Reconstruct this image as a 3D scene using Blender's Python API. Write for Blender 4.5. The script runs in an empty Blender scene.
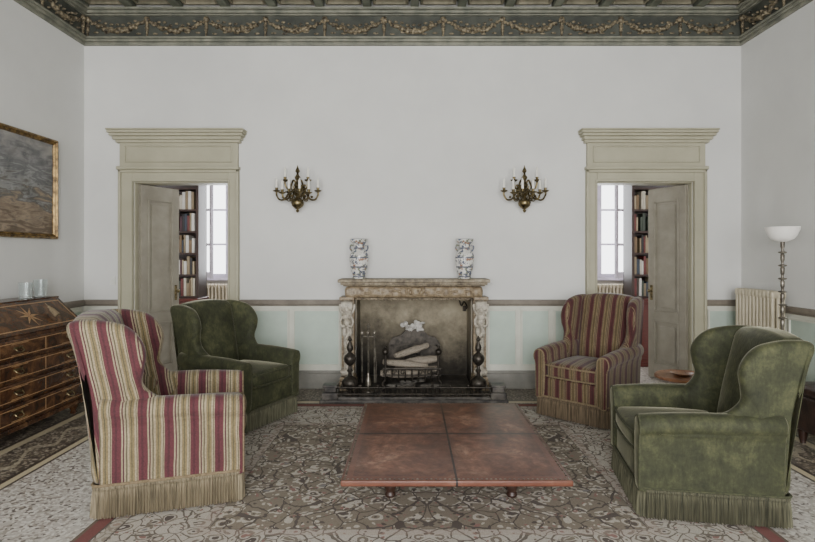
import bpy, math, random, bmesh
from mathutils import Vector, Matrix
random.seed(7)
sc=bpy.context.scene
COL=sc.collection
pi=math.pi
def lin(c):
    c=c/255.0
    return c/12.92 if c<=0.04045 else ((c+0.055)/1.055)**2.4
def C(r,g,b): return (lin(r),lin(g),lin(b),1)
# ---------------------------------------------------------------- materials
class NT:
    def __init__(s,name):
        s.m=bpy.data.materials.new(name); s.m.use_nodes=True
        s.t=s.m.node_tree; s.b=s.t.nodes['Principled BSDF']
        s.tc=s.t.nodes.new('ShaderNodeTexCoord')
    def n(s,ty,**kw):
        nd=s.t.nodes.new(ty)
        for k,v in kw.items(): setattr(nd,k,v)
        return nd
    def l(s,a,b): s.t.links.new(a,b)
    def setin(s,nd,i,v):
        if v is None: return
        if isinstance(v,bpy.types.NodeSocket): s.l(v,nd.inputs[i])
        else: nd.inputs[i].default_value=v
    def math(s,op,a,b=None,c=None):
        nd=s.n('ShaderNodeMath',operation=op)
        s.setin(nd,0,a); s.setin(nd,1,b); s.setin(nd,2,c)
        return nd.outputs[0]
    def mapv(s,scale):
        mp=s.n('ShaderNodeMapping'); mp.inputs['Scale'].default_value=scale
        s.l(s.tc.outputs['Object'],mp.inputs['Vector']); return mp.outputs[0]
    def noise(s,scale,detail=4,rough=.6,vec=None,dist=0):
        nd=s.n('ShaderNodeTexNoise'); nd.inputs['Scale'].default_value=scale
        nd.inputs['Detail'].default_value=detail; nd.inputs['Roughness'].default_value=rough
        nd.inputs['Distortion'].default_value=dist
        s.l(vec if vec is not None else s.tc.outputs['Object'],nd.inputs['Vector']); return nd.outputs[0]
    def vor(s,scale,vec=None,feature='F1',out='Distance'):
        nd=s.n('ShaderNodeTexVoronoi',feature=feature); nd.inputs['Scale'].default_value=scale
        s.l(vec if vec is not None else s.tc.outputs['Object'],nd.inputs['Vector']); return nd.outputs[out]
    def ramp(s,f,stops,const=False):
        nd=s.n('ShaderNodeValToRGB'); e=nd.color_ramp.elements
        if const: nd.color_ramp.interpolation='CONSTANT'
        while len(e)<len(stops): e.new(0.5)
        for i,(p,c) in enumerate(stops):
            e[i].position=p; e[i].color=c if len(c)==4 else (*c,1)
        s.l(f,nd.inputs[0]); return nd.outputs[0]
    def mix(s,f,a,b,mode='MIX'):
        nd=s.n('ShaderNodeMix',data_type='RGBA',blend_type=mode)
        s.setin(nd,0,f); s.setin(nd,6,a); s.setin(nd,7,b); return nd.outputs[2]
    def xyz(s,vec=None):
        nd=s.n('ShaderNodeSeparateXYZ'); s.l(vec if vec is not None else s.tc.outputs['Object'],nd.inputs[0]); return nd.outputs
    def comb(s,x,y,z):
        nd=s.n('ShaderNodeCombineXYZ'); s.setin(nd,0,x); s.setin(nd,1,y); s.setin(nd,2,z); return nd.outputs[0]
    def col(s,c): s.setin(s.b,'Base Color',c)
    def bump(s,h,strength=.3,dist=.01):
        nd=s.n('ShaderNodeBump'); nd.inputs['Strength'].default_value=strength; nd.inputs['Distance'].default_value=dist
        s.l(h,nd.inputs['Height']); s.l(nd.outputs[0],s.b.inputs['Normal'])
    def p(s,**kw):
        for k,v in kw.items(): s.b.inputs[k.replace('_',' ')].default_value=v
        return s
def simple(name,c1,c2=None,scale=8,rough=.6,metal=0,bump=0,bs=40,lo=.35,hi=.65,detail=4,**kw):
    t=NT(name)
    if c2 is None: c2=tuple(x*.8 for x in c1[:3])+(1,)
    t.col(t.ramp(t.noise(scale,detail),[(lo,c1),(hi,c2)]))
    t.p(Roughness=rough,Metallic=metal,**kw)
    if bump: t.bump(t.noise(bs,4),bump,.01)
    return t.m
M={}
M['plaster']=simple('plaster',C(220,220,217),C(206,206,204),1.0,.9,bump=.1,bs=18,lo=.3,hi=.75)
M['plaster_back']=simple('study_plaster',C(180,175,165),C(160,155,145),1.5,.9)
M['casing']=simple('casing_paint',C(174,170,148),C(164,160,138),3,.55,bump=.04)
M['doorpaint']=simple('door_paint',C(152,147,133),C(134,129,116),4,.5,bump=.05)
M['mint']=simple('mint_paint',C(188,202,190),C(176,190,179),3,.7,bump=.05)
M['cream']=simple('cream_paint',C(214,214,202),C(200,200,188),4,.7)
M['rail']=simple('rail_paint',C(132,124,112),C(110,102,92),6,.6)
M['basegrey']=simple('base_paint',C(142,140,132),C(118,116,110),4,.6)
M['frieze']=simple('frieze_paint',C(80,82,74),C(54,57,52),5,.7)
M['ceilgreen']=simple('ceiling_paint',C(122,126,112),C(90,94,82),4,.7)
M['ceilpanel']=simple('coffer_paint',C(90,92,84),C(60,64,60),5,.7)
M['ceilrib']=simple('coffer_rib_paint',C(168,160,138),C(120,118,100),6,.7)
M['mould']=simple('moulding_paint',C(136,136,122),C(102,104,94),8,.6)
M['giltgar']=simple('garland_gilt',C(150,138,112),C(42,36,28),30,.45,metal=.15)
M['brass']=simple('aged_brass',C(142,128,92),C(56,47,32),30,.33,metal=.85)
M['iron']=simple('wrought_iron',C(78,72,65),C(38,35,31),20,.45,metal=.6)
M['steel']=simple('dull_steel',C(160,154,142),C(96,90,82),20,.38,metal=.8)
M['candle']=simple('candle_wax',C(240,238,230),C(222,219,208),10,.5)
M['ash']=simple('ash',C(150,145,136),C(90,86,80),20,.95,bump=.5,bs=60)
M['paper']=simple('pale_paper',C(215,212,206),C(160,157,150),16,.9,bump=.6,bs=30)
M['radiator']=simple('radiator_enamel',C(204,194,170),C(186,176,152),5,.4)
M['white']=simple('white_plastic',C(225,225,220),C(215,215,210),5,.4)
M['winframe']=simple('window_paint',C(206,200,212),C(186,180,192),5,.5)
M['bluemarble']=simple('dark_marble',C(112,107,100),C(44,41,40),9,.4,lo=.3,hi=.6,bump=.2)
M['leatherdk']=simple('dark_leather',C(62,44,36),C(34,24,20),10,.4,bump=.2,bs=80)
def glass():
    t=NT('clear_glass'); t.p(**{'Base_Color':(.9,.95,.95,1),'Roughness':.05}); t.b.inputs['Transmission Weight'].default_value=.9
    return t.m
M['glass']=glass()
def shade():
    t=NT('opal_glass'); t.col(t.ramp(t.noise(3),[(.3,C(240,238,232)),(.7,C(226,222,214))])); t.p(Roughness=.3)
    t.b.inputs['Emission Color'].default_value=(1,.98,.94,1); t.b.inputs['Emission Strength'].default_value=.12
    return t.m
M['opal']=shade()
def stone(name,d,m_,l_):
    t=NT(name); n1=t.noise(7,6,.7); n2=t.noise(28,5,.7)
    a=t.ramp(n1,[(.32,d),(.5,m_),(.68,l_)])
    t.col(t.mix(.5,a,t.ramp(n2,[(.38,C(92,80,66)),(.6,C(214,206,188))]),'MULTIPLY'))
    t.b.inputs['Roughness'].default_value=.6; t.bump(n2,.4,.01); return t.m
M['stone']=stone('weathered_stone',C(92,82,68),C(150,138,118),C(192,182,162))
M['stonelt']=stone('pale_carved_stone',C(150,142,128),C(208,202,190),C(226,222,212))
def stone2():
    t=NT('veined_marble'); n1=t.noise(12,8,.75,dist=1.5)
    t.col(t.ramp(n1,[(.3,C(66,54,42)),(.45,C(120,104,82)),(.6,C(160,144,118)),(.72,C(90,76,60))]))
    t.b.inputs['Roughness'].default_value=.4; t.bump(n1,.4,.012); return t.m
M['marble']=stone2()
def soot():
    t=NT('sooty_plaster'); x,y,z=t.xyz(); n1=t.noise(4,6,.7)
    f=t.math('ADD',t.math('MULTIPLY',n1,.75),t.math('MULTIPLY',z,.62))
    f=t.math('ADD',f,t.math('MULTIPLY',x,.12))
    t.col(t.ramp(f,[(.34,C(22,20,17)),(.55,C(62,57,49)),(.78,C(124,116,99)),(1,C(172,162,140))]))
    t.b.inputs['Roughness'].default_value=.9; t.bump(t.noise(15,5),.4,.01); return t.m
M['soot']=soot()
def wood(name,c1,c2,c3,sc1=6,rough=.35,stretch=(1,1,8)):
    t=NT(name)
    n=t.noise(sc1,6,.65,vec=t.mapv(stretch),dist=1.2)
    t.col(t.ramp(n,[(.3,c1),(.5,c2),(.7,c3)])); t.b.inputs['Roughness'].default_value=rough; return t.m
M['burl']=wood('burl_veneer',C(34,22,16),C(74,48,32),C(122,88,58),7,.25,(1,1,1))
M['burllight']=wood('pale_inlay',C(140,106,70),C(170,134,92),C(132,98,62),8,.35,(1,1,1))
M['wooddk']=wood('dark_walnut',C(34,22,18),C(56,36,28),C(40,26,22),4,.4,(8,8,1))
M['woodred']=wood('mahogany',C(60,24,20),C(92,40,32),C(74,32,26),4,.35,(1,1,6))
M['woodmid']=wood('walnut',C(92,62,44),C(146,104,76),C(114,80,56),5,.3,(4,1,1))
M['log']=wood('charred_log',C(66,60,54),C(158,148,134),C(100,90,78),11,.9,(2,8,8))
def leather():
    t=NT('red_brown_leather'); x,y,z=t.xyz()
    n=t.noise(4,9,.75,dist=.6); n2=t.noise(18,7,.72)
    a=t.ramp(n,[(.34,C(70,42,33)),(.46,C(102,64,50)),(.55,C(126,86,68)),(.66,C(166,132,112))])
    a=t.mix(.55,a,t.ramp(n2,[(.36,C(116,90,78)),(.6,C(252,242,234))]),'MULTIPLY')
    e1=t.math('ABSOLUTE',x); e2=t.math('ABSOLUTE',y)
    s=t.math('MAXIMUM',t.math('LESS_THAN',e1,.006),t.math('LESS_THAN',e2,.011))
    near=t.math('MINIMUM',t.math('MINIMUM',e1,e2),t.math('MINIMUM',t.math('SUBTRACT',.56,e1),t.math('SUBTRACT',.70,e2)))
    w=t.ramp(near,[(0,(1,1,1)),(.09,(0,0,0))])
    a=t.mix(t.math('MULTIPLY',w,.5),a,C(62,34,27))
    bb=t.math('MAXIMUM',t.math('GREATER_THAN',e1,.56),t.math('GREATER_THAN',e2,.70))
    a=t.mix(t.math('MULTIPLY',bb,.5),a,C(112,68,52))
    a=t.mix(s,a,C(26,14,11))
    t.col(a); t.p(Roughness=.33); t.bump(n2,.25,.007); return t.m
M['leather']=leather()
def velvet():
    t=NT('green_velvet'); n=t.noise(6,9,.75,dist=.2); n2=t.noise(60,3,.6,vec=t.mapv((1,1,.35)))
    a=t.ramp(n,[(.32,C(38,41,25)),(.5,C(59,62,39)),(.68,C(90,92,62))])
    a=t.mix(.4,a,t.ramp(n2,[(.35,C(120,122,112)),(.7,C(255,255,250))]),'MULTIPLY')
    t.col(a); t.p(Roughness=.8); t.b.inputs['Sheen Weight'].default_value=.6; t.b.inputs['Sheen Roughness'].default_value=.28
    t.b.inputs['Sheen Tint'].default_value=C(212,208,180); t.bump(n2,.3,.005); return t.m
M['velvet']=velvet()
def stripes(name,axis,dark=False,lean=0.0):
    t=NT(name); o=t.xyz(); c=o[axis]
    if lean: c=t.math('SUBTRACT',c,t.math('MULTIPLY',o[2],lean))
    if axis==1:
        nn=t.xyz(t.tc.outputs['Normal']); f=t.math('GREATER_THAN',t.math('ABSOLUTE',nn[1]),.72)
        c=t.math('ADD',t.math('MULTIPLY',f,t.math('ADD',o[0],.0)),t.math('MULTIPLY',t.math('SUBTRACT',1,f),c))
    c=t.math('ADD',c,t.math('MULTIPLY',t.math('SUBTRACT',t.noise(3,2),.5),.02))
    f=t.math('FRACT',t.math('ADD',t.math('DIVIDE',c,.128 if dark else .135),20.29 if axis==0 else 20.1))
    if dark: B,B2,K,G,O=C(86,38,40),C(70,30,32),C(136,118,90),C(110,92,60),C(74,68,48)
    else: B,B2,K,G,O=C(98,46,54),C(82,38,46),C(170,156,128),C(136,120,84),C(94,88,66)
    col=t.ramp(f,[(0,B),(.10,B2),(.18,B),(.30,K),(.33,O),(.36,K),(.43,G),(.52,O),(.56,G),(.63,K),(.71,O),(.76,K),(.83,B2),(.88,K),(.94,B)],True)
    n=t.noise(130,3,.7); n3=t.noise(7,5,.7)
    col=t.mix(.5,col,t.ramp(n,[(.35,C(130,126,120)),(.65,C(255,255,255))]),'MULTIPLY')
    col=t.mix(.35,col,t.ramp(n3,[(.35,C(150,145,138)),(.65,C(255,255,255))]),'MULTIPLY')
    t.col(col); t.p(Roughness=.85); t.b.inputs['Sheen Weight'].default_value=.15; t.bump(n,.2,.003); return t.m
M['stx']=stripes('striped_fabric_a',0); M['sty']=stripes('striped_fabric_b',1); M['stw']=stripes('striped_fabric_c',1,lean=.2)
M['sdx']=stripes('striped_dark_a',0,True); M['sdy']=stripes('striped_dark_b',1,True); M['sdw']=stripes('striped_dark_c',1,True,lean=.2)
def fringe(name,c1,c2):
    t=NT(name); n=t.noise(110,3,.6,vec=t.mapv((1,1,.04)))
    x,y,z=t.xyz(); kn=t.math('GREATER_THAN',z,.155)
    a=t.ramp(n,[(.36,c2),(.60,c1)]); t.col(t.mix(t.math('MULTIPLY',kn,.3),a,c2)); t.p(Roughness=.9); return t.m
M['fringeS']=fringe('beige_fringe',C(146,134,110),C(88,80,64))
M['fringeD']=fringe('brown_fringe',C(124,108,86),C(70,60,47))
M['fringeG']=fringe('green_fringe',C(98,96,76),C(54,54,42))
M['piping']=simple('gimp_braid',C(134,118,92),C(104,90,68),60,.9)
M['pipingG']=simple('green_braid',C(72,74,52),C(50,52,36),60,.9)
def rugmat():
    t=NT('persian_rug'); x,y,z=t.xyz()
    ax=t.math('ABSOLUTE',x); ay=t.math('ABSOLUTE',y)
    n=t.n('ShaderNodeTexNoise'); n.inputs['Scale'].default_value=6; n.inputs['Detail'].default_value=3
    v0=t.comb(ax,y,0); t.l(v0,n.inputs['Vector'])
    vm=t.n('ShaderNodeVectorMath',operation='MULTIPLY_ADD'); t.l(n.outputs['Color'],vm.inputs[0]); vm.inputs[1].default_value=(.11,.11,0); t.l(v0,vm.inputs[2])
    v=vm.outputs[0]
    d1=t.vor(9.5,v); c1=t.vor(9.5,v,out='Color'); d2=t.vor(34,v); c2=t.vor(34,v,out='Color'); e=t.vor(9.5,v,'DISTANCE_TO_EDGE'); e2=t.vor(7,v,'DISTANCE_TO_EDGE')
    cs=t.n('ShaderNodeSeparateColor'); t.l(c1,cs.inputs[0]); cs2=t.n('ShaderNodeSeparateColor'); t.l(c2,cs2.inputs[0])
    cream,dk,ol,red,bl=C(208,200,187),C(74,63,58),C(128,119,102),C(152,108,102),C(134,132,134)
    pal=t.ramp(cs.outputs[0],[(0,dk),(.3,ol),(.5,red),(.68,bl),(.85,dk)],True)
    pal2=t.ramp(cs2.outputs[0],[(0,cream),(.35,dk),(.55,ol),(.72,cream),(.86,red)],True)
    field=t.mix(t.math('LESS_THAN',t.math('ABSOLUTE',t.math('SUBTRACT',d1,.33)),.07),C(138,127,111),cream)
    field=t.mix(t.math('LESS_THAN',d2,.40),field,pal2)
    field=t.mix(t.math('LESS_THAN',d1,.2),field,pal); field=t.mix(t.math('LESS_THAN',d1,.08),field,cream)
    field=t.mix(t.math('LESS_THAN',e2,.03),field,dk)
    bor=t.mix(t.math('LESS_THAN',t.math('ABSOLUTE',t.math('SUBTRACT',d1,.36)),.05),C(204,197,186),C(128,118,106))
    bor=t.mix(t.math('LESS_THAN',d2,.32),bor,pal2)
    bor=t.mix(t.math('LESS_THAN',d1,.24),bor,pal); bor=t.mix(t.math('LESS_THAN',d1,.1),bor,C(214,208,198))
    bor=t.mix(t.math('LESS_THAN',e,.03),bor,C(104,94,86))
    dx=t.math('SUBTRACT',1.84,ax); dy=t.math('SUBTRACT',1.55,ay); dm=t.math('MINIMUM',dx,dy)
    out=t.mix(t.math('LESS_THAN',dm,.66),field,bor)
    def band(a,b,c,o,k=1.0):
        m=t.math('MULTIPLY',t.math('GREATER_THAN',dm,a),t.math('LESS_THAN',dm,b)); 
        if k<1: m=t.math('MULTIPLY',m,k)
        return t.mix(m,o,c)
    out=band(.655,.665,dk,out,.5); out=band(.60,.655,C(176,150,138),out,.3); out=band(.17,.18,dk,out,.8); out=band(.11,.17,C(176,166,150),out,.5)
    out=band(-1,.09,C(122,50,50),out); out=band(.09,.10,dk,out); out=band(-1,.02,C(100,80,66),out)
    nn=t.noise(150,2); out=t.mix(.45,out,t.ramp(nn,[(.3,C(110,110,110)),(.7,C(255,255,255))]),'MULTIPLY')
    out=t.mix(t.math('MULTIPLY',t.noise(2,4),.35),out,C(148,140,131))
    t.col(out); t.p(Roughness=.95); t.bump(nn,.3,.004); return t.m
M['rug']=rugmat()
def floormat():
    t=NT('terrazzo'); x,y,z=t.xyz()
    c=t.vor(60,out='Color'); cs=t.n('ShaderNodeSeparateColor'); t.l(c,cs.inputs[0])
    a=t.ramp(cs.outputs[0],[(0,C(186,180,172)),(.3,C(212,208,200)),(.55,C(160,152,142)),(.75,C(196,190,182)),(.9,C(112,104,98))],True)
    b=t.ramp(cs.outputs[0],[(0,C(92,84,76)),(.4,C(130,120,104)),(.6,C(168,158,142)),(.8,C(72,66,60))],True)
    X0,X1,Y1=-3.62,3.68,6.0
    d=t.math('MINIMUM',t.math('MINIMUM',t.math('SUBTRACT',x,X0),t.math('SUBTRACT',X1,x)),t.math('SUBTRACT',Y1,y))
    def band(lo,hi,col,o):
        m=t.math('MULTIPLY',t.math('GREATER_THAN',d,lo),t.math('LESS_THAN',d,hi)); return t.mix(m,o,col)
    o=band(0,.5,b,a); o=band(.5,.53,C(74,66,60),o); o=band(.53,.60,C(190,178,150),o); o=band(.60,.95,b,o)
    o=band(.95,.98,C(68,60,56),o); o=band(.98,1.03,C(196,184,154),o); o=band(1.03,1.05,C(74,68,62),o)
    s=t.math('ADD',t.math('MULTIPLY',t.math('SINE',t.math('MULTIPLY',t.math('ADD',x,y),14)),.06),.78)
    m=t.math('LESS_THAN',t.math('ABSOLUTE',t.math('SUBTRACT',d,s)),.022); o=t.mix(t.math('MULTIPLY',m,.5),o,C(190,180,156))
    t.col(o); t.p(Roughness=.3); return t.m
M['floor']=floormat()
def painting():
    t=NT('seascape_canvas'); x,y,z=t.xyz()
    n=t.noise(5,8,.65,dist=.6)
    n2=t.noise(3.5,6,.6,vec=t.mapv((1,1,4)),dist=1)
    f=t.math('ADD',t.math('MULTIPLY',t.math('ADD',z,.45),.7),t.math('MULTIPLY',t.math('SUBTRACT',n2,.5),.9))
    a=t.ramp(f,[(0,C(112,98,84)),(.14,C(166,150,130)),(.24,C(100,98,96)),(.34,C(154,156,156)),(.42,C(108,110,114)),(.55,C(142,142,144)),(.75,C(164,162,158))])
    t.col(t.mix(.45,a,t.ramp(n,[(.38,C(120,114,110)),(.6,C(245,242,238))]),'MULTIPLY')); t.p(Roughness=.5); return t.m
M['painting']=painting()
M['gilt']=simple('gilt_frame',C(160,134,86),C(70,52,32),18,.4,metal=.6,bump=.4)
def porcelain():
    t=NT('painted_porcelain'); x,y,z=t.xyz()
    n=t.noise(30,3,.6,dist=.5); v=t.vor(36,out='Color'); cs=t.n('ShaderNodeSeparateColor'); t.l(v,cs.inputs[0])
    pat=t.ramp(cs.outputs[0],[(0,C(92,98,116)),(.24,C(216,214,208)),(.44,C(150,116,96)),(.54,C(208,206,200)),(.72,C(100,104,114)),(.87,C(122,126,110))],True)
    a=t.mix(t.math('GREATER_THAN',n,.48),C(218,217,212),pat)
    bd=t.math('GREATER_THAN',t.math('SINE',t.math('MULTIPLY',z,62)),.88)
    t.col(t.mix(bd,a,C(100,102,112))); t.p(Roughness=.15); return t.m
M['porcelain']=porcelain()
bookcols=[C(100,42,38),C(186,178,160),C(48,56,68),C(112,90,62),C(60,68,56),C(160,144,116),C(76,42,50),C(200,196,188),C(132,116,90),C(40,36,36)]
for i,c in enumerate(bookcols): M['book%d'%i]=simple('book_cloth_%s'%'abcdefghij'[i],c,None,12,.6)
# ---------------------------------------------------------------- mesh builder
def rs(o,n=40):
    out=[];L=len(o);k=max(1,round(n/L))
    for i in range(L):
        p0,p1,p2,p3=[Vector(o[(i+j)%L]) for j in (-1,0,1,2)]
        for j in range(k):
            t=j/k
            out.append(.5*((2*p1)+(p2-p0)*t+(2*p0-5*p1+4*p2-p3)*t*t+(3*p1-p0-3*p2+p3)*t**3))
    return out
def ropen(o,k=6):
    out=[];L=len(o)
    for i in range(L-1):
        p0=Vector(o[max(i-1,0)]);p1=Vector(o[i]);p2=Vector(o[i+1]);p3=Vector(o[min(i+2,L-1)])
        for j in range(k):
            t=j/k
            out.append(.5*((2*p1)+(p2-p0)*t+(2*p0-5*p1+4*p2-p3)*t*t+(3*p1-p0-3*p2+p3)*t**3))
    out.append(Vector(o[-1])); return out
class MB:
    def __init__(s): s.v=[];s.f=[]
    def add(s,vs,fs):
        b=len(s.v); s.v+= [tuple(v) for v in vs]; s.f+=[[b+i for i in f] for f in fs]; return s
    def box(s,x0,x1,y0,y1,z0,z1):
        vs=[Vector((x,y,z)) for x in (x0,x1) for y in (y0,y1) for z in (z0,z1)]
        return s.add(vs,[(0,1,3,2),(4,6,7,5),(0,4,5,1),(2,3,7,6),(0,2,6,4),(1,5,7,3)])
    def loft(s,rings,caps=True):
        n=len(rings[0]);vs=[p for r in rings for p in r];fs=[]
        for i in range(len(rings)-1):
            for j in range(n): fs.append((i*n+j,i*n+(j+1)%n,(i+1)*n+(j+1)%n,(i+1)*n+j))
        if caps: fs.append(tuple(range(n))[::-1]); fs.append(tuple((len(rings)-1)*n+j for j in range(n)))
        return s.add(vs,fs)
    def lathe(s,prof,c=(0,0,0),n=24,ax='z'):
        rings=[]
        for r,z in prof:
            ring=[]
            for j in range(n):
                a=2*pi*j/n; p=(max(r,.0005)*math.cos(a),max(r,.0005)*math.sin(a),z)
                if ax=='y': p=(p[0],z,p[1])
                if ax=='x': p=(z,p[0],p[1])
                ring.append(Vector(p)+Vector(c))
            rings.append(ring)
        return s.loft(rings)
    def ell(s,c,r,n=12,m=8):
        if not hasattr(r,'__len__'): r=(r,r,r)
        prof=[(math.sin(pi*i/m),-math.cos(pi*i/m)) for i in range(m+1)]
        rings=[[Vector((c[0]+r[0]*max(q,.01)*math.cos(2*pi*j/n),c[1]+r[1]*max(q,.01)*math.sin(2*pi*j/n),c[2]+r[2]*z)) for j in range(n)] for q,z in prof]
        return s.loft(rings)
    def tube(s,pts,r,n=8):
        pts=[Vector(p) for p in pts];rings=[];up=Vector((0,0,1))
        prev=None
        for i,p in enumerate(pts):
            d=(pts[min(i+1,len(pts)-1)]-pts[max(i-1,0)]).normalized()
            if prev is None:
                a=up if abs(d.dot(up))<.9 else Vector((1,0,0)); u=d.cross(a).normalized()
            else: u=(prev-d*prev.dot(d)).normalized()
            prev=u;w=d.cross(u); rr=r[i] if hasattr(r,'__len__') else r
            rings.append([p+(u*math.cos(2*pi*j/n)+w*math.sin(2*pi*j/n))*rr for j in range(n)])
        return s.loft(rings)
    def rbox(s,c,h,r,k=10,fn=None):
        idx={};vs=[];fs=[]
        def V(p):
            key=tuple(round(q,5) for q in p)
            if key in idx: return idx[key]
            q=[p[a]*h[a] for a in range(3)]
            inn=[max(-(h[a]-r),min(h[a]-r,q[a])) for a in range(3)]
            d=Vector(q)-Vector(inn)
            if d.length>1e-9: d=d.normalized()*r
            o=Vector(inn)+d
            if fn: o=Vector(fn(o,p))
            o+=Vector(c); idx[key]=len(vs); vs.append(o); return idx[key]
        def g(i,a):
            e=min(r/h[a],.9)
            pts=[-1,-1+e*.25,-1+e*.6,-1+e]+[(-1+e)+(2-2*e)*j/k for j in range(1,k)]+[1-e,1-e*.6,1-e*.25,1]
            return pts[i]
        N=k+6
        for a in range(3):
            b,cc=(a+1)%3,(a+2)%3
            for sg in (-1,1):
                for i in range(N):
                    for j in range(N):
                        q=[]
                        for (ii,jj) in ((i,j),(i+1,j),(i+1,j+1),(i,j+1)):
                            p=[0,0,0];p[a]=sg;p[b]=g(ii,b);p[cc]=g(jj,cc);q.append(V(p))
                        fs.append(q if sg>0 else q[::-1])
        return s.add(vs,fs)
    def pillow(s,outl,th,fn,ed=.03):
        n=len(outl);rings=[]
        area=sum(outl[i][0]*outl[(i+1)%n][1]-outl[(i+1)%n][0]*outl[i][1] for i in range(n))
        sg=1 if area>0 else -1
        nr=[]
        for i in range(n):
            d=Vector(outl[(i+1)%n])-Vector(outl[i-1]); nr.append(Vector((d[1],-d[0])).normalized()*sg)
        for k in range(9):
            a=-pi/2+pi*k/8; off=-ed*(1-math.cos(a)); t=math.sin(a)*th/2
            rings.append([fn(outl[i][0]+nr[i][0]*off,outl[i][1]+nr[i][1]*off,t) for i in range(n)])
        return s.loft(rings)
    def obj(s,name,mat,parent=None,smooth=40,bevel=0,loc=None,rot=None):
        me=bpy.data.meshes.new(name); me.from_pydata(s.v,[],s.f)
        me.materials.append(M[mat])
        bm=bmesh.new();bm.from_mesh(me);bmesh.ops.recalc_face_normals(bm,faces=bm.faces);bm.to_mesh(me);bm.free()
        if smooth:
            me.shade_smooth(); me.set_sharp_from_angle(angle=math.radians(smooth))
        ob=bpy.data.objects.new(name,me); COL.objects.link(ob)
        if bevel:
            b=ob.modifiers.new('bevel','BEVEL'); b.width=bevel; b.segments=2; b.limit_method='ANGLE'; b.angle_limit=math.radians(40)
        if parent: ob.parent=parent
        if loc: ob.location=loc
        if rot: ob.rotation_euler=rot
        return ob
def tag(o,label,cat,group=None):
    o['label']=label;o['category']=cat
    if group:o['group']=group
    return o
def empty(name,loc,rotz=0,label=None,cat=None,group=None):
    e=bpy.data.objects.new(name,None); COL.objects.link(e); e.location=loc; e.rotation_euler=(0,0,rotz); e.empty_display_size=.1
    if label: tag(e,label,cat,group)
    return e
def struct(o): o['kind']='structure'; return o
def clone(root,loc,rotz=None,label=None):
    kids=list(bpy.data.objects)
    def cp(o,par):
        c=o.copy(); COL.objects.link(c)
        if par is not None: c.parent=par
        for ch in kids:
            if ch.parent==o: cp(ch,c)
        return c
    c=cp(root,None)
    c.location=loc
    if rotz is not None: c.rotation_euler=(0,0,rotz)
    if label: c['label']=label
    return c
# ---------------------------------------------------------------- room shell
XL,XR,YB,YR=-3.62,3.68,6.0,-2.6
def wall_y(name,y0,y1,x0,x1,z0,z1,holes,mat):
    xs=sorted({x0,x1,*[h[0] for h in holes],*[h[1] for h in holes]}); zs=sorted({z0,z1,*[h[2] for h in holes],*[h[3] for h in holes]})
    m=MB()
    for i in range(len(xs)-1):
        for j in range(len(zs)-1):
            cx=(xs[i]+xs[i+1])/2;cz=(zs[j]+zs[j+1])/2
            if any(h[0]<cx<h[1] and h[2]<cz<h[3] for h in holes): continue
            m.box(xs[i],xs[i+1],y0,y1,zs[j],zs[j+1])
    return struct(m.obj(name,mat,smooth=0))
DL=(-3.065,-2.01,0,2.29); DR=(2.067,3.14,0,2.29)
FX0,FX1,FZ=-.60,.685,1.05
wall_y('wall_back',YB,YB+.2,XL-.2,XR+.2,0,4.5,[DL,DR,(FX0,FX1,0,FZ)],'plaster')
struct(MB().box(XL-.2,XL,YR-.2,YB,0,4.5).obj('wall_left','plaster',smooth=0))
struct(MB().box(XR,XR+.2,YR-.2,YB,0,4.5).obj('wall_right','plaster',smooth=0))
RW=[(-2.7,-1.3,.5,3.4),(-.7,.7,.5,3.4),(1.3,2.7,.5,3.4)]
wall_y('wall_rear',YR-.2,YR,XL,XR,0,4.5,RW,'plaster')
struct(MB().box(XL-.2,XR+.2,YR-.2,9.0,-.1,0).obj('floor','floor',smooth=0))
struct(MB().box(XL-.2,XR+.2,YR-.2,YB+.2,4.30,4.45).obj('ceiling','ceilpanel',smooth=0))
m=MB()
for k in range(15):
    x=XL+.03+k*.52; m.box(x-.045,x+.045,YR,YB-.02,4.19,4.31)
for k in range(12):
    y=5.62-k*.75; m.box(XL,XR,y-.05,y+.05,4.185,4.31)
struct(m.obj('trim_1','ceilgreen',smooth=0,bevel=.012))
m=MB()
for k in range(14):
    xa=XL+.03+k*.52+.045; xb=xa+.43
    m.box(xa+.02,xb-.02,5.91,5.94,4.23,4.31);m.box(xa+.02,xb-.02,5.70,5.73,4.23,4.31)
    m.box(xa+.02,xa+.05,5.73,5.91,4.23,4.31);m.box(xb-.05,xb-.02,5.73,5.91,4.23,4.31)
    m.ell(((xa+xb)/2,5.82,4.29),(.06,.05,.03),10,6)
    for q in range(1,5):
        y=5.62-q*.75
        m.box(xa+.02,xa+.05,y+.09,y+.66,4.23,4.31);m.box(xb-.05,xb-.02,y+.09,y+.66,4.23,4.31)
        m.box(xa+.02,xb-.02,y+.09,y+.12,4.23,4.31);m.box(xa+.02,xb-.02,y+.63,y+.66,4.23,4.31)
struct(m.obj('trim_2','ceilrib',smooth=40,bevel=.006))
m=MB(); m.box(XL,XR,YB-.025,YB,3.87,4.2); m.box(XL,XL+.025,YR,YB,3.87,4.2); m.box(XR-.025,XR,YR,YB,3.87,4.2)
struct(m.obj('trim_3','frieze',smooth=0))
m=MB()
def run(z0,z1,d):
    m.box(XL,XR,YB-d,YB,z0,z1); m.box(XL,XL+d,YR,YB-d,z0,z1); m.box(XR-d,XR,YR,YB-d,z0,z1)
run(3.80,3.835,.035);run(3.835,3.865,.055);run(3.865,3.885,.075)
run(4.12,4.135,.06);run(4.135,4.165,.09);run(4.165,4.19,.12)
struct(m.obj('trim_4','mould',smooth=0,bevel=.008))
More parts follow.
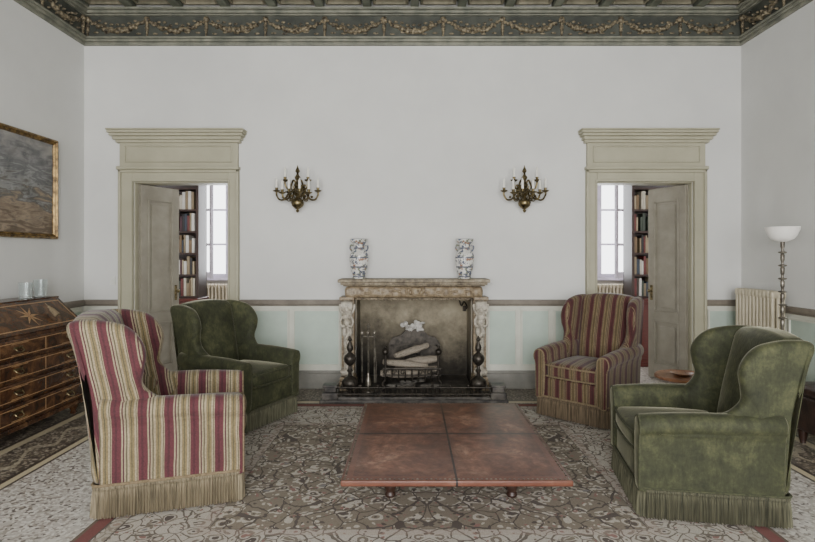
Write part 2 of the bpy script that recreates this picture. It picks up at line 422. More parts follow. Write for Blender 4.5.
def swag(m,P,L):
    n=22
    R=random.uniform
    for i in range(n+1):
        t=i/n; b=1-(2*t-1)**2; zz=4.085-.125*b; r=.014+.024*b
        for k in range(2):
            p=P(t*L,zz+R(-.016,.016)); m.ell((p[0]+R(-.01,.01),p[1]+R(-.008,.008),p[2]),(r*R(.7,1),r*R(.6,.9),r*R(.5,.9)),7,5)
    for k in range(7):
        t=.2+.1*k; b=1-(2*t-1)**2; p=P(t*L,4.085-.125*b+.055+R(-.01,.02)); m.ell(p,(.022,.010,.014),6,4)
    for k in range(5):
        t=.14+.18*k; p=P(t*L,3.93+R(-.01,.01)); m.ell(p,(.03,.008,.012),6,4)
    p=P(0,4.08); m.ell(p,(.034,.028,.036),8,6)
    for q in range(6):
        p=P(0,4.04-q*.027); m.ell(p,(.018+.006*math.sin(q),.018,.018),7,5)
m=MB();L=(XR-XL-.1)/11
for k in range(11): swag(m,lambda d,z,k=k:(XL+.06+k*L+d,YB-.035,z),L)
for k in range(6):
    swag(m,lambda d,z,k=k:(XL+.035,YB-.08-k*L-d,z),L); swag(m,lambda d,z,k=k:(XR-.035,YB-.08-k*L-d,z),L)
struct(m.obj('trim_5','giltgar',smooth=60))
def dado(segs,axis,pos,sgn,nm,bn):
    def B(m,a0,a1,d0,d1,z0,z1):
        lo,hi=sorted((pos+sgn*d0,pos+sgn*d1))
        if axis=='y': m.box(a0,a1,lo,hi,z0,z1)
        else: m.box(lo,hi,a0,a1,z0,z1)
    fr=MB();pn=MB();rl=MB();bs=MB()
    for a0,a1,n in segs:
        B(fr,a0,a1,0,.012,.2,.93)
        B(rl,a0,a1,0,.045,.935,.985);B(rl,a0,a1,0,.03,.915,.935)
        B(bs,a0,a1,0,.03,0,.17);B(bs,a0,a1,0,.018,.17,.2)
        w=(a1-a0)/n
        for i in range(n):
            p0=a0+i*w+.04;p1=a0+(i+1)*w-.04
            B(pn,p0,p1,.012,.016,.27,.86)
            for (q0,q1,z0,z1) in ((p0-.018,p0,.252,.878),(p1,p1+.018,.252,.878),(p0,p1,.252,.27),(p0,p1,.86,.878)): B(fr,q0,q1,.012,.032,z0,z1)
    struct(fr.obj('trim_%d'%nm,'cream',smooth=0));struct(pn.obj('trim_%d'%(nm+1),'mint',smooth=0));struct(rl.obj('trim_%d'%(nm+2),'rail',smooth=0,bevel=.006));struct(bs.obj('baseboard_'+bn,'basegrey',smooth=0,bevel=.004))
dado([(XL,-3.22,1),(-1.885,-.75,2),(.84,1.935,3),(3.275,XR,1)],'y',YB,-1,10,'back')
dado([(YR,YB-.05,12)],'x',XL,1,20,'left'); dado([(YR,YB-.05,12)],'x',XR,-1,30,'right')
def casing(x0,x1,n,ox0,ox1):
    m=MB()
    y=YB
    for a,b in ((ox0,x0),(x1,ox1)):
        m.box(a,b,y-.04,y,.0,2.42)
        s=.03
        if a==ox0: m.box(a,a+s,y-.065,y-.04,.12,2.42);m.box(b-.02,b,y-.055,y-.04,.12,2.30)
        else: m.box(b-s,b,y-.065,y-.04,.12,2.42);m.box(a,a+.02,y-.055,y-.04,.12,2.30)
        m.box(a-.008,b+.008,y-.07,y,0,.14)
    m.box(x0,x1,y-.04,y,2.29,2.42);m.box(ox0,ox1,y-.065,y-.04,2.39,2.42);m.box(x0-.02,x1+.02,y-.055,y-.04,2.29,2.312)
    m.box(ox0-.01,ox1+.01,y-.085,y,2.42,2.455)
    m.box(ox0+.01,ox1-.01,y-.045,y,2.455,2.76)
    for q in ((ox0+.07,ox1-.07,2.50,2.515),(ox0+.07,ox1-.07,2.67,2.685)): m.box(q[0],q[1],y-.062,y-.045,q[2],q[3])
    m.box(ox0+.07,ox0+.085,y-.062,y-.045,2.515,2.67);m.box(ox1-.085,ox1-.07,y-.062,y-.045,2.515,2.67)
    for i,(z,d) in enumerate(((2.715,.03),(2.745,.06),(2.78,.09),(2.81,.11),(2.838,.12))):
        m.box(ox0-d*.7,ox1+d*.7,y-.045-d,y,z,z+(.035,.035,.03,.028,.018)[i])
    m.box(x0,x0+.012,y,y+.2,0,2.29);m.box(x1-.012,x1,y,y+.2,0,2.29);m.box(x0+.012,x1-.012,y,y+.2,2.278,2.29)
    struct(m.obj('trim_%d'%n,'casing',smooth=0,bevel=.006))
casing(DL[0],DL[1],40,-3.215,-1.89);casing(DR[0],DR[1],41,1.945,3.27)
def leaf(n,hx,hy,sgn,ang):
    m=MB();w=.53;t=.022
    st=.085
    m.box(0,w,-.006,.006,.01,2.27)
    for a,b,c,d in ((0,st,.01,2.27),(w-st,w,.01,2.27)): m.box(a,b,-t,t,c,d)
    for z0,z1 in ((.01,.18),(.70,.80),(2.12,2.27)): m.box(st,w-st,-t,t,z0,z1)
    for z0,z1 in ((.18,.70),(.80,2.12)):
        for q in ((st,st+.022,z0,z1),(w-st-.022,w-st,z0,z1),(st+.022,w-st-.022,z0,z0+.022),(st+.022,w-st-.022,z1-.022,z1)): m.box(q[0],q[1],-.034,.034,q[2],q[3])
        m.box(st+.06,w-st-.06,-.018,.018,z0+.06,z1-.06)
    m.v=[(sgn*v[0],v[1],v[2]) for v in m.v]
    o=struct(m.obj('door_%d'%n,'doorpaint',smooth=0,bevel=.004,loc=(hx,hy,0),rot=(0,0,sgn*math.radians(ang))))
    h=MB();h.box(sgn*(w-.05)-.018,sgn*(w-.05)+.018,-.028,.028,.94,1.12)
    h.tube([(sgn*(w-.05),-.06,1.05),(sgn*(w-.05),.06,1.05)],.009)
    for s in(-1,1): h.ell((sgn*(w-.05),s*.065,1.05),(.022,.016,.022),10,6)
    h.obj('handle','brass',o,bevel=.003)
leaf(1,DL[0]+.035,6.06,1,66);leaf(2,DR[1]-.035,6.06,-1,68)
# ---------------------------------------------------------------- study behind
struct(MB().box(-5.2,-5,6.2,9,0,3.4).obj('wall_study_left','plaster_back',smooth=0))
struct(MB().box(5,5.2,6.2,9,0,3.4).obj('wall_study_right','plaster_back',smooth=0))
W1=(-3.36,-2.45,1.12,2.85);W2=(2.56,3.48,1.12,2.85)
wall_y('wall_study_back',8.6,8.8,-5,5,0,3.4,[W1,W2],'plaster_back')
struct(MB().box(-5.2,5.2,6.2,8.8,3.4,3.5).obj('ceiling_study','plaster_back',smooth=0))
for n,w in((1,W1),(2,W2)):
    m=MB();x0,x1,z0,z1=w;y0,y1=8.61,8.67
    for a,b,c,d in ((x0,x0+.05,z0,z1),(x1-.05,x1,z0,z1),(x0+.05,x1-.05,z0,z0+.06),(x0+.05,x1-.05,z1-.05,z1),((x0+x1)/2-.035,(x0+x1)/2+.035,z0+.06,z1-.05)): m.box(a,b,y0,y1,c,d)
    for z in (1.65,2.2): m.box(x0+.05,x1-.05,y0+.01,y1-.01,z-.015,z+.015)
    m.box(x0-.05,x1+.05,8.52,8.6,z0-.04,z0)
    sx=x0+.02 if n==1 else x1-.02; s=1 if n==1 else -1
    struct(m.obj('window_%d'%n,'winframe',smooth=0,bevel=.004))
    m=MB()
    for a,b,c,d in ((0,.05,z0,z1-.05),(.38,.43,z0,z1-.05),(.05,.38,z0,z0+.1),(.05,.38,z1-.1,z1-.05),(.05,.38,1.62,1.66),(.05,.38,2.15,2.19)): m.box(s*a if s>0 else -b,s*b if s>0 else -a,-.02,.02,c,d)
    struct(m.obj('window_%d'%(n+2),'winframe',smooth=0,bevel=.004,loc=(sx,8.50,0),rot=(0,0,-s*math.radians(40))))
for n,w in enumerate(RW):
    m=MB();x0,x1,z0,z1=w;y0,y1=YR-.14,YR-.08
    for a,b,c,d in ((x0,x0+.06,z0,z1),(x1-.06,x1,z0,z1),(x0+.06,x1-.06,z0,z0+.06),(x0+.06,x1-.06,z1-.06,z1),((x0+x1)/2-.04,(x0+x1)/2+.04,z0+.06,z1-.06)): m.box(a,b,y0,y1,c,d)
    struct(m.obj('window_%d'%(n+5),'winframe',smooth=0))
def radiator(loc,rotz,n,h,label,z0=.12):
    e=empty('radiator',loc,rotz,label,'radiator')
    w=n*.055
    b=MB()
    for i in range(n):
        x=-w/2+.0275+i*.055
        for y in (-.05,0,.05): b.rbox((x,y,(z0+h)/2),(.017,.017,(h-z0)/2),.014,2)
        b.rbox((x,0,h-.035),(.024,.075,.035),.02,2);b.rbox((x,0,z0+.035),(.024,.075,.035),.02,2)
    b.obj('column','radiator',e,smooth=50)
    for i in (0,n-1):
        x=-w/2+.0275+i*.055
        f=MB();f.box(x-.012,x+.012,-.06,.06,.05,z0+.03);f.box(x-.018,x+.018,-.075,.075,0,.05)
        f.obj('foot','radiator',e,smooth=0,bevel=.006)
    v=MB();v.tube([(w/2-.01,0,z0+.04),(w/2+.05,0,z0+.04),(w/2+.05,0,0)],.013);v.ell((w/2+.05,0,z0+.06),.025)
    v.obj('valve','brass',e)
    return e
radiator((3.53,5.46,0),pi/2,11,1.13,'tall cream column radiator beneath the plain wall')
radiator((-3.05,8.47,0),0,14,1.03,'cream column radiator under the study window')
radiator((3.15,8.47,0),0,14,1.03,'cream column radiator under the study window')
def bookcase(x0,x1,y0,lab,grp,vis):
    e=empty('bookcase',((x0+x1)/2,y0,0),0,lab,'bookcase');w=(x1-x0)/2
    m=MB();m.box(-w,-w+.035,0,.3,.9,2.7);m.box(w-.035,w,0,.3,.9,2.7);m.box(-w,w,.28,.3,.9,2.7);m.box(-w-.02,w+.02,-.03,.3,2.7,2.78)
    m.obj('frame','wooddk',e,smooth=0,bevel=.004)
    zs=[.93+.29*i for i in range(6)]
    for z in zs:
        MB().box(-w+.035,w-.035,.005,.28,z-.025,z).obj('shelf','wooddk',e,smooth=0)
    m=MB();m.box(-w-.01,w+.01,-.08,.3,.06,.87);m.box(-w-.03,w+.03,-.11,.3,.87,.905);m.box(-w,w,-.06,.28,0,.06)
    m.obj('cupboard','woodred',e,smooth=0,bevel=.006)
    for s in(-1,1):
        m=MB();a,b=sorted((s*.01,s*(w-.02)));m.box(a,b,-.095,-.08,.12,.82)
        d=m.obj('door','woodred',e,smooth=0,bevel=.005)
        k=MB();k.ell((s*.05,-.11,.5),.014);k.obj('knob','brass',d)
    for z in zs[:-1]:
        x=x0+.045
        while x<x1-.08:
            t=random.uniform(.018,.042);h=random.uniform(.17,.25)
            if random.random()<.06: x+=.03
            if vis(x):
                b=MB();b.box(0,t,0,.17,.0,h)
                b.box(-.001,t+.001,-.002,.02,h*.78,h*.8);b.box(-.001,t+.001,-.002,.02,h*.12,h*.14)
                o=b.obj('book','book%d'%random.randrange(10),None,smooth=0,bevel=.002,loc=(x,y0+.03,z+.0005))
                tag(o,'upright cloth-bound book on a dark study shelf','book',grp)
            x+=t+.003
    return e
bookcase(-3.72,-2.82,7.2,'dark walnut bookcase with red-brown cupboard base, beside window','books in the walnut bookcase',lambda x:x>-3.32)
bookcase(2.96,3.86,7.2,'dark walnut bookcase packed with books, mahogany cupboard below','books in the second bookcase',lambda x:x<3.45)
# ---------------------------------------------------------------- fireplace
fx=.042
mp=empty('mantelpiece',(fx,5.975,.036),0,'carved stone mantelpiece with scroll jambs against the wall','fireplace')
Z0=-.036
m=MB()
m.box(-.80,.80,-.33,0,1.190+Z0,1.225+Z0);m.box(-.775,.775,-.305,0,1.165+Z0,1.19+Z0);m.box(-.75,.75,-.28,0,1.15+Z0,1.165+Z0)
m.obj('mantel_shelf','stone',mp,smooth=0,bevel=.010)
m=MB()
def fz(o,p):
    x,y,z=o
    a=abs(p[0])
    y-=.045*math.exp(-(p[0]/.1)**2)+.012*math.sin(p[0]*30)*(1-p[2]**2)+(.03 if a>.86 else 0)+.018*math.exp(-((a-.45)/.07)**2)
    return (x,y,z)
m.rbox((0,-.13,1.085+Z0),(.735,.11,.065),.045,48,fz)
for i in range(22):
    x=-.62+i*.059
    if abs(x)>.1: m.ell((x,-.235,1.085+Z0+.02*math.sin(i*1.9)),(.03,.018,.016),8,6)
for q in(-1,1):
    for k in range(4): m.ell((q*(.04+.02*k),-.27+.01*k,1.085+Z0+.02*(k%2)),(.022,.02,.03),8,6)
m.obj('frieze','marble',mp,smooth=60)
m=MB();m.box(-.65,.65,-.17,-.02,1.0+Z0,1.022+Z0)
for i in range(30): m.ell((-.62+i*.0428,-.17,1.005+Z0),(.017,.014,.014),8,6)
m.obj('bead_moulding','stone',mp,smooth=50,bevel=.004)
for s in(-1,1):
    cx=s*.712
    m=MB();m.box(cx-.07,cx+.07,-.15,0,.0,1.03+Z0);m.box(cx-.085,cx+.085,-.25,0,0,.10);m.box(cx-.078,cx+.078,-.23,0,.10,.14);m.box(cx-.08,cx+.08,-.26,0,1.0+Z0,1.035+Z0)
    j=m.obj('jamb','marble',mp,smooth=0,bevel=.008)
    c=MB()
    path=ropen([(0,-.17,.14),(0,-.21,.22),(0,-.20,.32),(0,-.165,.44),(0,-.16,.55),(0,-.175,.64),(0,-.20,.73),(0,-.225,.83),(0,-.215,.91),(0,-.18,.96)],5)
    rings=[]
    for i,p in enumerate(path):
        t=i/(len(path)-1);w=.030+.020*math.sin(t*pi)**2*(1 if t>.5 else .2)+.012*t;d=.03+.012*math.sin(t*9)
        rings.append([Vector((cx+w*math.copysign(abs(math.cos(a))**.7,math.cos(a)),p[1]+d*math.sin(a),p[2])) for a in [2*pi*k/14 for k in range(14)]])
    c.loft(rings)
    for z,r,y in ((.20,.045,-.215),(.90,.05,-.225)):
        c.lathe([(r*.3,-.062),(r,-.06),(r,.06),(r*.3,.062)],(cx,y,z),16,'x')
        for q in(-1,1): c.ell((cx+q*.064,y,z),(.012,.02,.02),10,6)
    c.ell((cx,-.262,.86),(.026,.026,.034),12,8)
    c.ell((cx,-.25,.785),(.05,.03,.035),12,8);c.ell((cx,-.245,.73),(.036,.032,.05),12,8)
    for q in(-1,1):
        c.tube(ropen([(cx+q*.045,-.25,.79),(cx+q*.068,-.25,.74),(cx+q*.05,-.265,.69),(cx+q*.02,-.27,.70)],4),.012,7)
        c.tube(ropen([(cx+q*.03,-.225,.80),(cx+q*.07,-.22,.86),(cx+q*.075,-.215,.92)],4),.014,7)
        c.ell((cx+q*.03,-.215,.62),(.024,.03,.05),10,8);c.ell((cx+q*.02,-.19,.50),(.02,.025,.07),10,8);c.ell((cx+q*.022,-.2,.34),(.02,.03,.06),10,8)
    c.tube(ropen([(cx,-.24,.70),(cx+.02,-.235,.62),(cx-.02,-.215,.55),(cx+.02,-.2,.48),(cx-.01,-.2,.42)],5),.018,8)
    c.obj('console_carving','stonelt',j,smooth=60)
m=MB();a,b=FX0,FX1
m.box(a-.04,b+.04,6.52,6.56,0,1.25);m.box(a-.04,a,6.201,6.52,0,1.25);m.box(b,b+.04,6.201,6.52,0,1.25);m.box(a,b,6.201,6.52,1.2,1.25)
m.box(a,a+.006,6.0,6.2,0,1.05);m.box(b-.006,b,6.0,6.2,0,1.05);m.box(a,b,6.0,6.2,1.044,1.05)
struct(m.obj('wall_firebox','soot',None,smooth=0))
hs=MB().box(-.90,.98,5.36,5.985,.0005,.035).box(a+.01,b-.01,5.985,6.515,.0005,.035).obj('hearth','bluemarble',None,smooth=0,bevel=.006);tag(hs,'dark grey marble hearth slab before the fire','hearth')
fe=empty('fender',(fx,5.36,.036),0,'low dark marble and brass fender enclosing the hearth','fireplace fender')
m=MB()
for s in(-1,1):
    m.box(s*.84-.08 ,s*.84+.08,-.0,.16,0,.07);m.box(s*.84-.06,s*.84+.06,.02,.14,.07,.12);m.box(s*.84-.075,s*.84+.075,.005,.155,.12,.145)
m.box(-.76,.76,.0,.06,0,.03)
m.obj('curb','bluemarble',fe,smooth=0,bevel=.008)
m=MB()
for z in(.055,.12): m.tube([(-.77,.03,z),(.77,.03,z)],.009)
for i in range(40):
    x=-.75+i*.0385;m.tube([(x,.03,.03),(x,.03,.12)],.004,6)
for i in range(9): m.ell((-.72+i*.18,.03,.138),.014,10,6)
m.obj('rail','iron',fe,smooth=50)
an=empty('andiron',(-.615,5.53,.0765),0,'tall iron andiron with steel ball finials on the hearth','andiron','pair of andirons')
m=MB();m.lathe([(.075,.0),(.08,.015),(.04,.04),(.025,.06),(.05,.08),(.078,.11),(.084,.135),(.076,.165),(.04,.195),(.02,.21),(.018,.24),(.032,.26),(.018,.28),(.016,.31),(.035,.325),(.058,.355),(.064,.385),(.054,.415),(.03,.435),(.016,.45),(.03,.475),(.034,.50),(.02,.53),(.012,.56),(.022,.575),(.012,.60),(.0,.62)],(0,0,-.04),20)
m.obj('post','iron',an,smooth=40)
m=MB();m.box(-.012,.012,.05,.16,-.0,.03);m.box(-.012,.012,.13,.16,-.04,0)
m.obj('bar','iron',an,smooth=0,bevel=.003)
clone(an,(.70,5.53,.0765))
gr=empty('fire_grate',(.02,5.95,.036),0,'wrought iron fire grate holding charred logs','grate')
m=MB()
for i in range(9):
    x=-.28+i*.07;m.tube(ropen([(x,-.23,.24),(x,-.23,.14),(x,-.18,.1),(x,.18,.1),(x,.2,.2)],3),.009,6)
m.tube([(-.31,-.23,.24),(.31,-.23,.24)],.012);m.tube([(-.31,-.23,.17),(.31,-.23,.17)],.008);m.tube([(-.31,.2,.2),(.31,.2,.2)],.01)
for x in(-.28,.28):
    for y in(-.19,.17): m.tube(ropen([(x,y,.12),(x*1.12,y,.07),(x*1.05,y,.03),(x*1.2,y,.001)],4),.012)
    m.tube([(x,-.23,.2),(x,-.24,.40)],.013);m.ell((x,-.24,.42),.036);m.ell((x,-.24,.47),.016)
    for q in range(3):
        cx=x*(1-.33*q);m.tube([(cx+.03*math.cos(k*.6)*(1-k*.06),-.245,.205+.03*math.sin(k*.6)*(1-k*.06)) for k in range(13)],.006,6)
m.obj('bars','iron',gr,smooth=50)
logs=[((-.07,5.83,.20),(0,.03,.06),.05,.5),((.08,6.06,.20),(0,-.02,-.05),.05,.5),((.0,5.945,.195),(0,0,.0),.045,.48),((-.05,5.875,.295),(0,.14,.22),.045,.50),((.1,6.0,.305),(0,-.16,-.2),.05,.44),((.02,5.94,.43),(0,-.22,.45),.042,.42)]
for p,r,rad,L in logs:
    m=MB();m.lathe([(rad*.7,-L/2),(rad,-L/2+.02)]+[(rad*random.uniform(.88,1.12),-L/2+L*k/8) for k in range(1,8)]+[(rad*.95,L/2-.02),(rad*.7,L/2)],(0,0,0),9,'x')
    m.v=[(v[0],v[1]*(1+.14*math.sin(v[0]*20)),v[2]*(.85+.12*math.cos(v[0]*17))) for v in m.v]
    o=m.obj('log','log',None,smooth=30,loc=p,rot=r);tag(o,'ash-grey charred firewood log stacked on the grate','log','logs on the grate')
m=MB()
for i in range(14):
    m.ell((random.uniform(-.3,.3),random.uniform(-.15,.15),.02),(random.uniform(.05,.1),random.uniform(.04,.07),random.uniform(.012,.02)),9,6)
o=m.obj('ash_heap','ash',None,smooth=60,loc=(.02,6.0,.037));tag(o,'grey ash heap beneath the grate','ash');o['kind']='stuff'
fbk=empty('fireback',(.05,6.36,.036),0,'cast iron fireback plate topped by pale leafy ornament','fireback')
m=MB();out=[(-.30,0),(.30,0),(.30,.40),(.26,.47),(.16,.50),(.10,.56),(-.10,.56),(-.16,.50),(-.26,.47),(-.30,.40)]
m.loft([[Vector((x,y,z)) for x,z in out] for y in(-.015,.015)])
for (x0,x1,z0,z1) in((-.27,.27,.03,.045),(-.27,-.255,.045,.39),(.255,.27,.045,.39),(-.27,.27,.375,.39)): m.box(x0,x1,-.024,-.015,z0,z1)
for k in range(12):
    a=k*pi/6;m.ell((.09*math.cos(a),-.018,.21+.09*math.sin(a)),(.03,.01,.03),8,5)
m.obj('plate','iron',fbk,smooth=0,bevel=.004)
m=MB()
for i in range(34):
    a=pi*random.random();r=random.uniform(.02,.12)
    m.ell((r*math.cos(a)*1.3,-.02+random.uniform(-.02,.02),.565+r*math.sin(a)*.95),(random.uniform(.016,.034),.016,random.uniform(.012,.03)),7,5)
m.obj('crest_ornament','paper',fbk,smooth=60)
e=empty('fire_tool_stand',(-.44,5.72,.036),0,'steel stand with hanging poker, tongs and brush','fire tools')
m=MB();m.lathe([(.07,0),(.07,.012),(.02,.03),(.009,.05),(.009,.66),(.02,.68),(.0,.72)],(0,0,0),16);m.tube([(-.075,0,.58),(.075,0,.58)],.007)
m.obj('stand','steel',e)
for k,xx in (('poker',-.065),('tongs',.065),('brush',.0)):
    m=MB();m.tube([(xx,-.03,.1),(xx,-.03,.6)],.008,6);m.ell((xx,-.03,.62),(.017,.017,.03))
    if k=='brush': m.lathe([(.012,.2),(.032,.1),(.034,.07),(.0,.07)],(xx,-.03,0),10)
    if k=='tongs': m.tube([(xx+.016,-.03,.1),(xx+.02,-.03,.3),(xx,-.03,.5)],.006,6)
    m.obj(k,'steel',e)
m=MB();m.tube(ropen([(0,0,0),(0,-.05,.02),(.06,-.07,.08),(.1,-.07,.03),(.13,-.07,.09)],5),.009,6)
m.tube([(0,0,-.02),(0,0,.04)],.02)
o=m.obj('crane_hook','iron',None,loc=(.62,6.16,.86),rot=(0,0,pi*.75));tag(o,'curved iron crane hook on the firebox side','hook')
def vase(loc,lab):
    e=empty('vase',loc,0,lab,'vase','pair of mantel vases')
    m=MB();pr=ropen([(.068,0),(.072,.012),(.066,.03),(.082,.08),(.096,.15),(.102,.225),(.096,.265),(.074,.295),(.058,.315),(.055,.35),(.069,.38),(.092,.405),(.098,.42),(.094,.428)],3)
    pr=[(p[0],p[1]) for p in pr]+[(.078,.42),(.048,.37),(.042,.3)]
    m.lathe(pr,(0,0,0),32);m.obj('body','porcelain',e,smooth=60)
    for s in(-1,1):
        m=MB();m.tube(ropen([(s*.058,0,.355),(s*.088,0,.36),(s*.095,0,.325),(s*.074,0,.295)],5),.009,8);m.obj('handle','porcelain',e)
    return e
vz=1.2255
vase((-.55,5.83,vz),'painted white porcelain vase with grey-blue figures on mantel')
vase((.59,5.83,vz),'painted white porcelain vase with grey-blue figures on mantel')
# ---------------------------------------------------------------- sconces
def sconce(x,z):
    e=empty('wall_sconce',(x,6.0,z),0,'aged brass eight-branch candle sconce mounted on the wall','wall lamp','pair of brass sconces')
    m=MB();m.lathe([(.0,-.001),(.07,-.001),(.07,-.012),(.05,-.02),(.02,-.03),(.0,-.03)],(0,0,0),20,'y')
    m.tube([(0,-.02,0),(0,-.12,0)],.014)
    m.obj('backplate','brass',e)
    m=MB();m.lathe([(.0,-.25),(.012,-.242),(.02,-.23),(.01,-.215),(.03,-.205),(.062,-.175),(.07,-.145),(.058,-.11),(.024,-.09),(.016,-.075),(.036,-.06),(.042,-.045),(.024,-.025),(.016,0),(.03,.025),(.04,.05),(.03,.075),(.014,.095),(.026,.115),(.033,.135),(.014,.16),(.010,.18),(.026,.20),(.018,.22),(.006,.25),(0,.27)],(0,-.13,0),18)
    m.obj('stem','brass',e)
    def arm(a,R,z0,z1):
        d=Vector((math.sin(a),-math.cos(a),0));o=Vector((0,-.13,0))
        P=lambda r,z:o+d*r+Vector((0,0,z))
        m=MB();m.tube(ropen([P(.02,z0),P(R*.35,z0+.03),P(R*.6,z0-.05),P(R*.85,z0-.06),P(R,z0-.01),P(R,z1)],6),.010,8)
        m.tube(ropen([P(R*.55,z0-.04),P(R*.45,z0-.075),P(R*.3,z0-.06),P(R*.36,z0-.03)],4),.006,6)
        m.ell(P(R*.7,z0-.03),.014,8,6)
        ao=m.obj('arm','brass',e)
        c=P(R,z1);m=MB();m.lathe([(.006,-.014),(.034,0),(.042,.010),(.034,.008),(.014,.010),(.017,.034),(.019,.04),(.0,.04)],c,14);m.obj('drip_pan','brass',ao)
        m=MB();m.lathe([(.013,.035),(.013,.13),(.006,.137),(.003,.155),(0,.155)],c,10);m.obj('candle','candle',ao)
    for a in (-86,-52,-18,18,52,86): arm(math.radians(a),.225 if abs(a)>70 else .18,-.05,-.02 if abs(a)>70 else -.05)
    for a in (-66,66): arm(math.radians(a),.135,.07,.09)
    return e
s1=sconce(-1.222,2.19)
clone(s1,(1.244,6.0,2.19))
o=MB().box(-3.33,-3.27,5.988,6.0,1.15,1.24).box(-3.31,-3.29,5.982,5.988,1.18,1.21).obj('light_switch','white',None,smooth=0,bevel=.003);tag(o,'white plastic light switch plate beside the doorway','light switch')
# ---------------------------------------------------------------- picture
pe=empty('framed_painting',(XL,4.93,2.14),0,'gilt-framed grey seascape painting hung on the wall','painting')
hy,hz=.56,.5
m=MB()
prof=[(0,.0),(0,.035),(.010,.05),(.022,.052),(.03,.035),(.042,.04),(.052,.022),(.052,.0)]
rings=[[Vector((d+.003,sy*(hy-i),sz*(hz-i))) for i,d in prof] for sy,sz in [(-1,-1),(1,-1),(1,1),(-1,1)]]
n=len(prof);fs=[]
for k in range(4):
    for i in range(n): fs.append((k*n+i,k*n+(i+1)%n,((k+1)%4)*n+(i+1)%n,((k+1)%4)*n+i))
m.add([p for r in rings for p in r],fs)
m.obj('frame','gilt',pe,smooth=0)
m=MB().box(.004,.02,-hy+.045,hy-.045,-hz+.045,hz-.045);m.obj('canvas','painting',pe,smooth=0)
# ---------------------------------------------------------------- bureau
bu=empty('bureau',(-3.34,4.54,0),pi/2,'dark burl slant-front bureau with pale inlay against the wall','desk')
w=.575
m=MB()
sec=[(-.25,.12),(-.25,.84),(.0,1.075),(.245,1.075),(.245,.12)]
m.add([Vector((x,y,z)) for x in(-w,w) for y,z in sec],[(4,3,2,1,0),(5,6,7,8,9)]+[(i,(i+1)%5,5+(i+1)%5,5+i) for i in range(5)])
m.box(-w-.015,w+.015,-.27,.245,.10,.14)
m.obj('carcass','burl',bu,smooth=0,bevel=.008)
m=MB().box(-w-.01,w+.01,-.01,.25,1.076,1.092);m.obj('top_board','burl',bu,smooth=0,bevel=.005)
d=Vector((0,.25,.235)).normalized();nrm=Vector((0,-.235,.25)).normalized()
def lidbox(m,x0,x1,t0,t1,h0,h1):
    o=Vector((0,-.25,.84));L=.343
    vs=[Vector((x,0,0))+o+d*(t*L)+nrm*h for x in(x0,x1) for t in(t0,t1) for h in(h0,h1)]
    m.add(vs,[(0,1,3,2),(4,6,7,5),(0,4,5,1),(2,3,7,6),(0,2,6,4),(1,5,7,3)])
m=MB();lidbox(m,-w+.02,w-.02,.0,.97,.001,.018);li=m.obj('lid','burl',bu,smooth=0,bevel=.004)
m=MB()
for q in((-w+.06,w-.06,.1,.125),(-w+.06,w-.06,.86,.885),(-w+.06,-w+.068,.125,.86),(w-.068,w-.06,.125,.86)): lidbox(m,*q,.018,.0195)
for i in range(8):
    a=i*pi/4;c=Vector((0,-.25,.84))+d*.17
    X=Vector((1,0,0));p=[c+nrm*.0195]+[c+(X*math.cos(a+o_)+d*math.sin(a+o_))*r_+nrm*.0195 for o_,r_ in((-.3,.04),(0,.12),(.3,.04))]
    m.add(p,[(0,1,2,3)])
m.obj('inlay','burllight',li,smooth=0)
for i,(z0,z1) in enumerate(((.67,.82),(.50,.65),(.33,.48),(.16,.31))):
    m=MB().rbox((0,-.262,(z0+z1)/2),(w-.03,.016,(z1-z0)/2),.008,4)
    dr=m.obj('drawer','burl',bu,smooth=60)
    m=MB();
    for q in((-w+.06,w-.06,z0+.02,z0+.026),(-w+.06,w-.06,z1-.026,z1-.02),(-w+.06,-w+.066,z0+.026,z1-.026),(w-.066,w-.06,z0+.026,z1-.026),(-.004,.004,z0+.026,z1-.026)): m.box(q[0],q[1],-.2795,-.277,q[2],q[3])
    for x in(-.3,.3):
        m.box(x-.09,x+.09,-.2795,-.277,(z0+z1)/2-.045,(z0+z1)/2-.04);m.box(x-.09,x+.09,-.2795,-.277,(z0+z1)/2+.04,(z0+z1)/2+.045)
    m.obj('inlay','burllight',dr,smooth=0)
    for x in(-.32,.32):
        m=MB();zc=(z0+z1)/2;m.tube(ropen([(x-.04,-.28,zc+.01),(x-.035,-.30,zc-.01),(x,-.305,zc-.02),(x+.035,-.30,zc-.01),(x+.04,-.28,zc+.01)],3),.004,6)
        m.box(x-.05,x+.05,-.281,-.277,zc,zc+.02);m.obj('handle','brass',dr)
for sx in(-1,1):
    for sy in(-1,1):
        m=MB();m.lathe([(.03,.10),(.045,.09),(.04,.06),(.02,.03),(.03,.01),(.025,0)],(sx*(w-.06),sy*.19,0),14);m.obj('foot','burl',bu)
m=MB();m.lathe([(.003,0),(.012,-.01),(.01,-.02),(.02,-.05),(.024,-.12),(.0,-.12)],(0,0,0),12);m.tube([(0,0,.04),(0,0,0)],.003,6)
o=m.obj('key_tassel','piping',None,loc=(-3.205,4.78,1.03),rot=(0,math.radians(-46),0));tag(o,'beige silk key tassel hanging over the bureau lid','tassel')
for i,(x,y,h) in enumerate(((-3.43,4.82,.14),(-3.42,5.0,.16))):
    m=MB();m.lathe([(.044,0),(.050,.005),(.056,h),(.052,h),(.046,.012),(0,.012)],(0,0,0),20)
    o=m.obj('tumbler','glass',None,loc=(x,y,1.093));tag(o,'cut clear glass tumbler standing on the bureau','glass','glasses on the bureau')
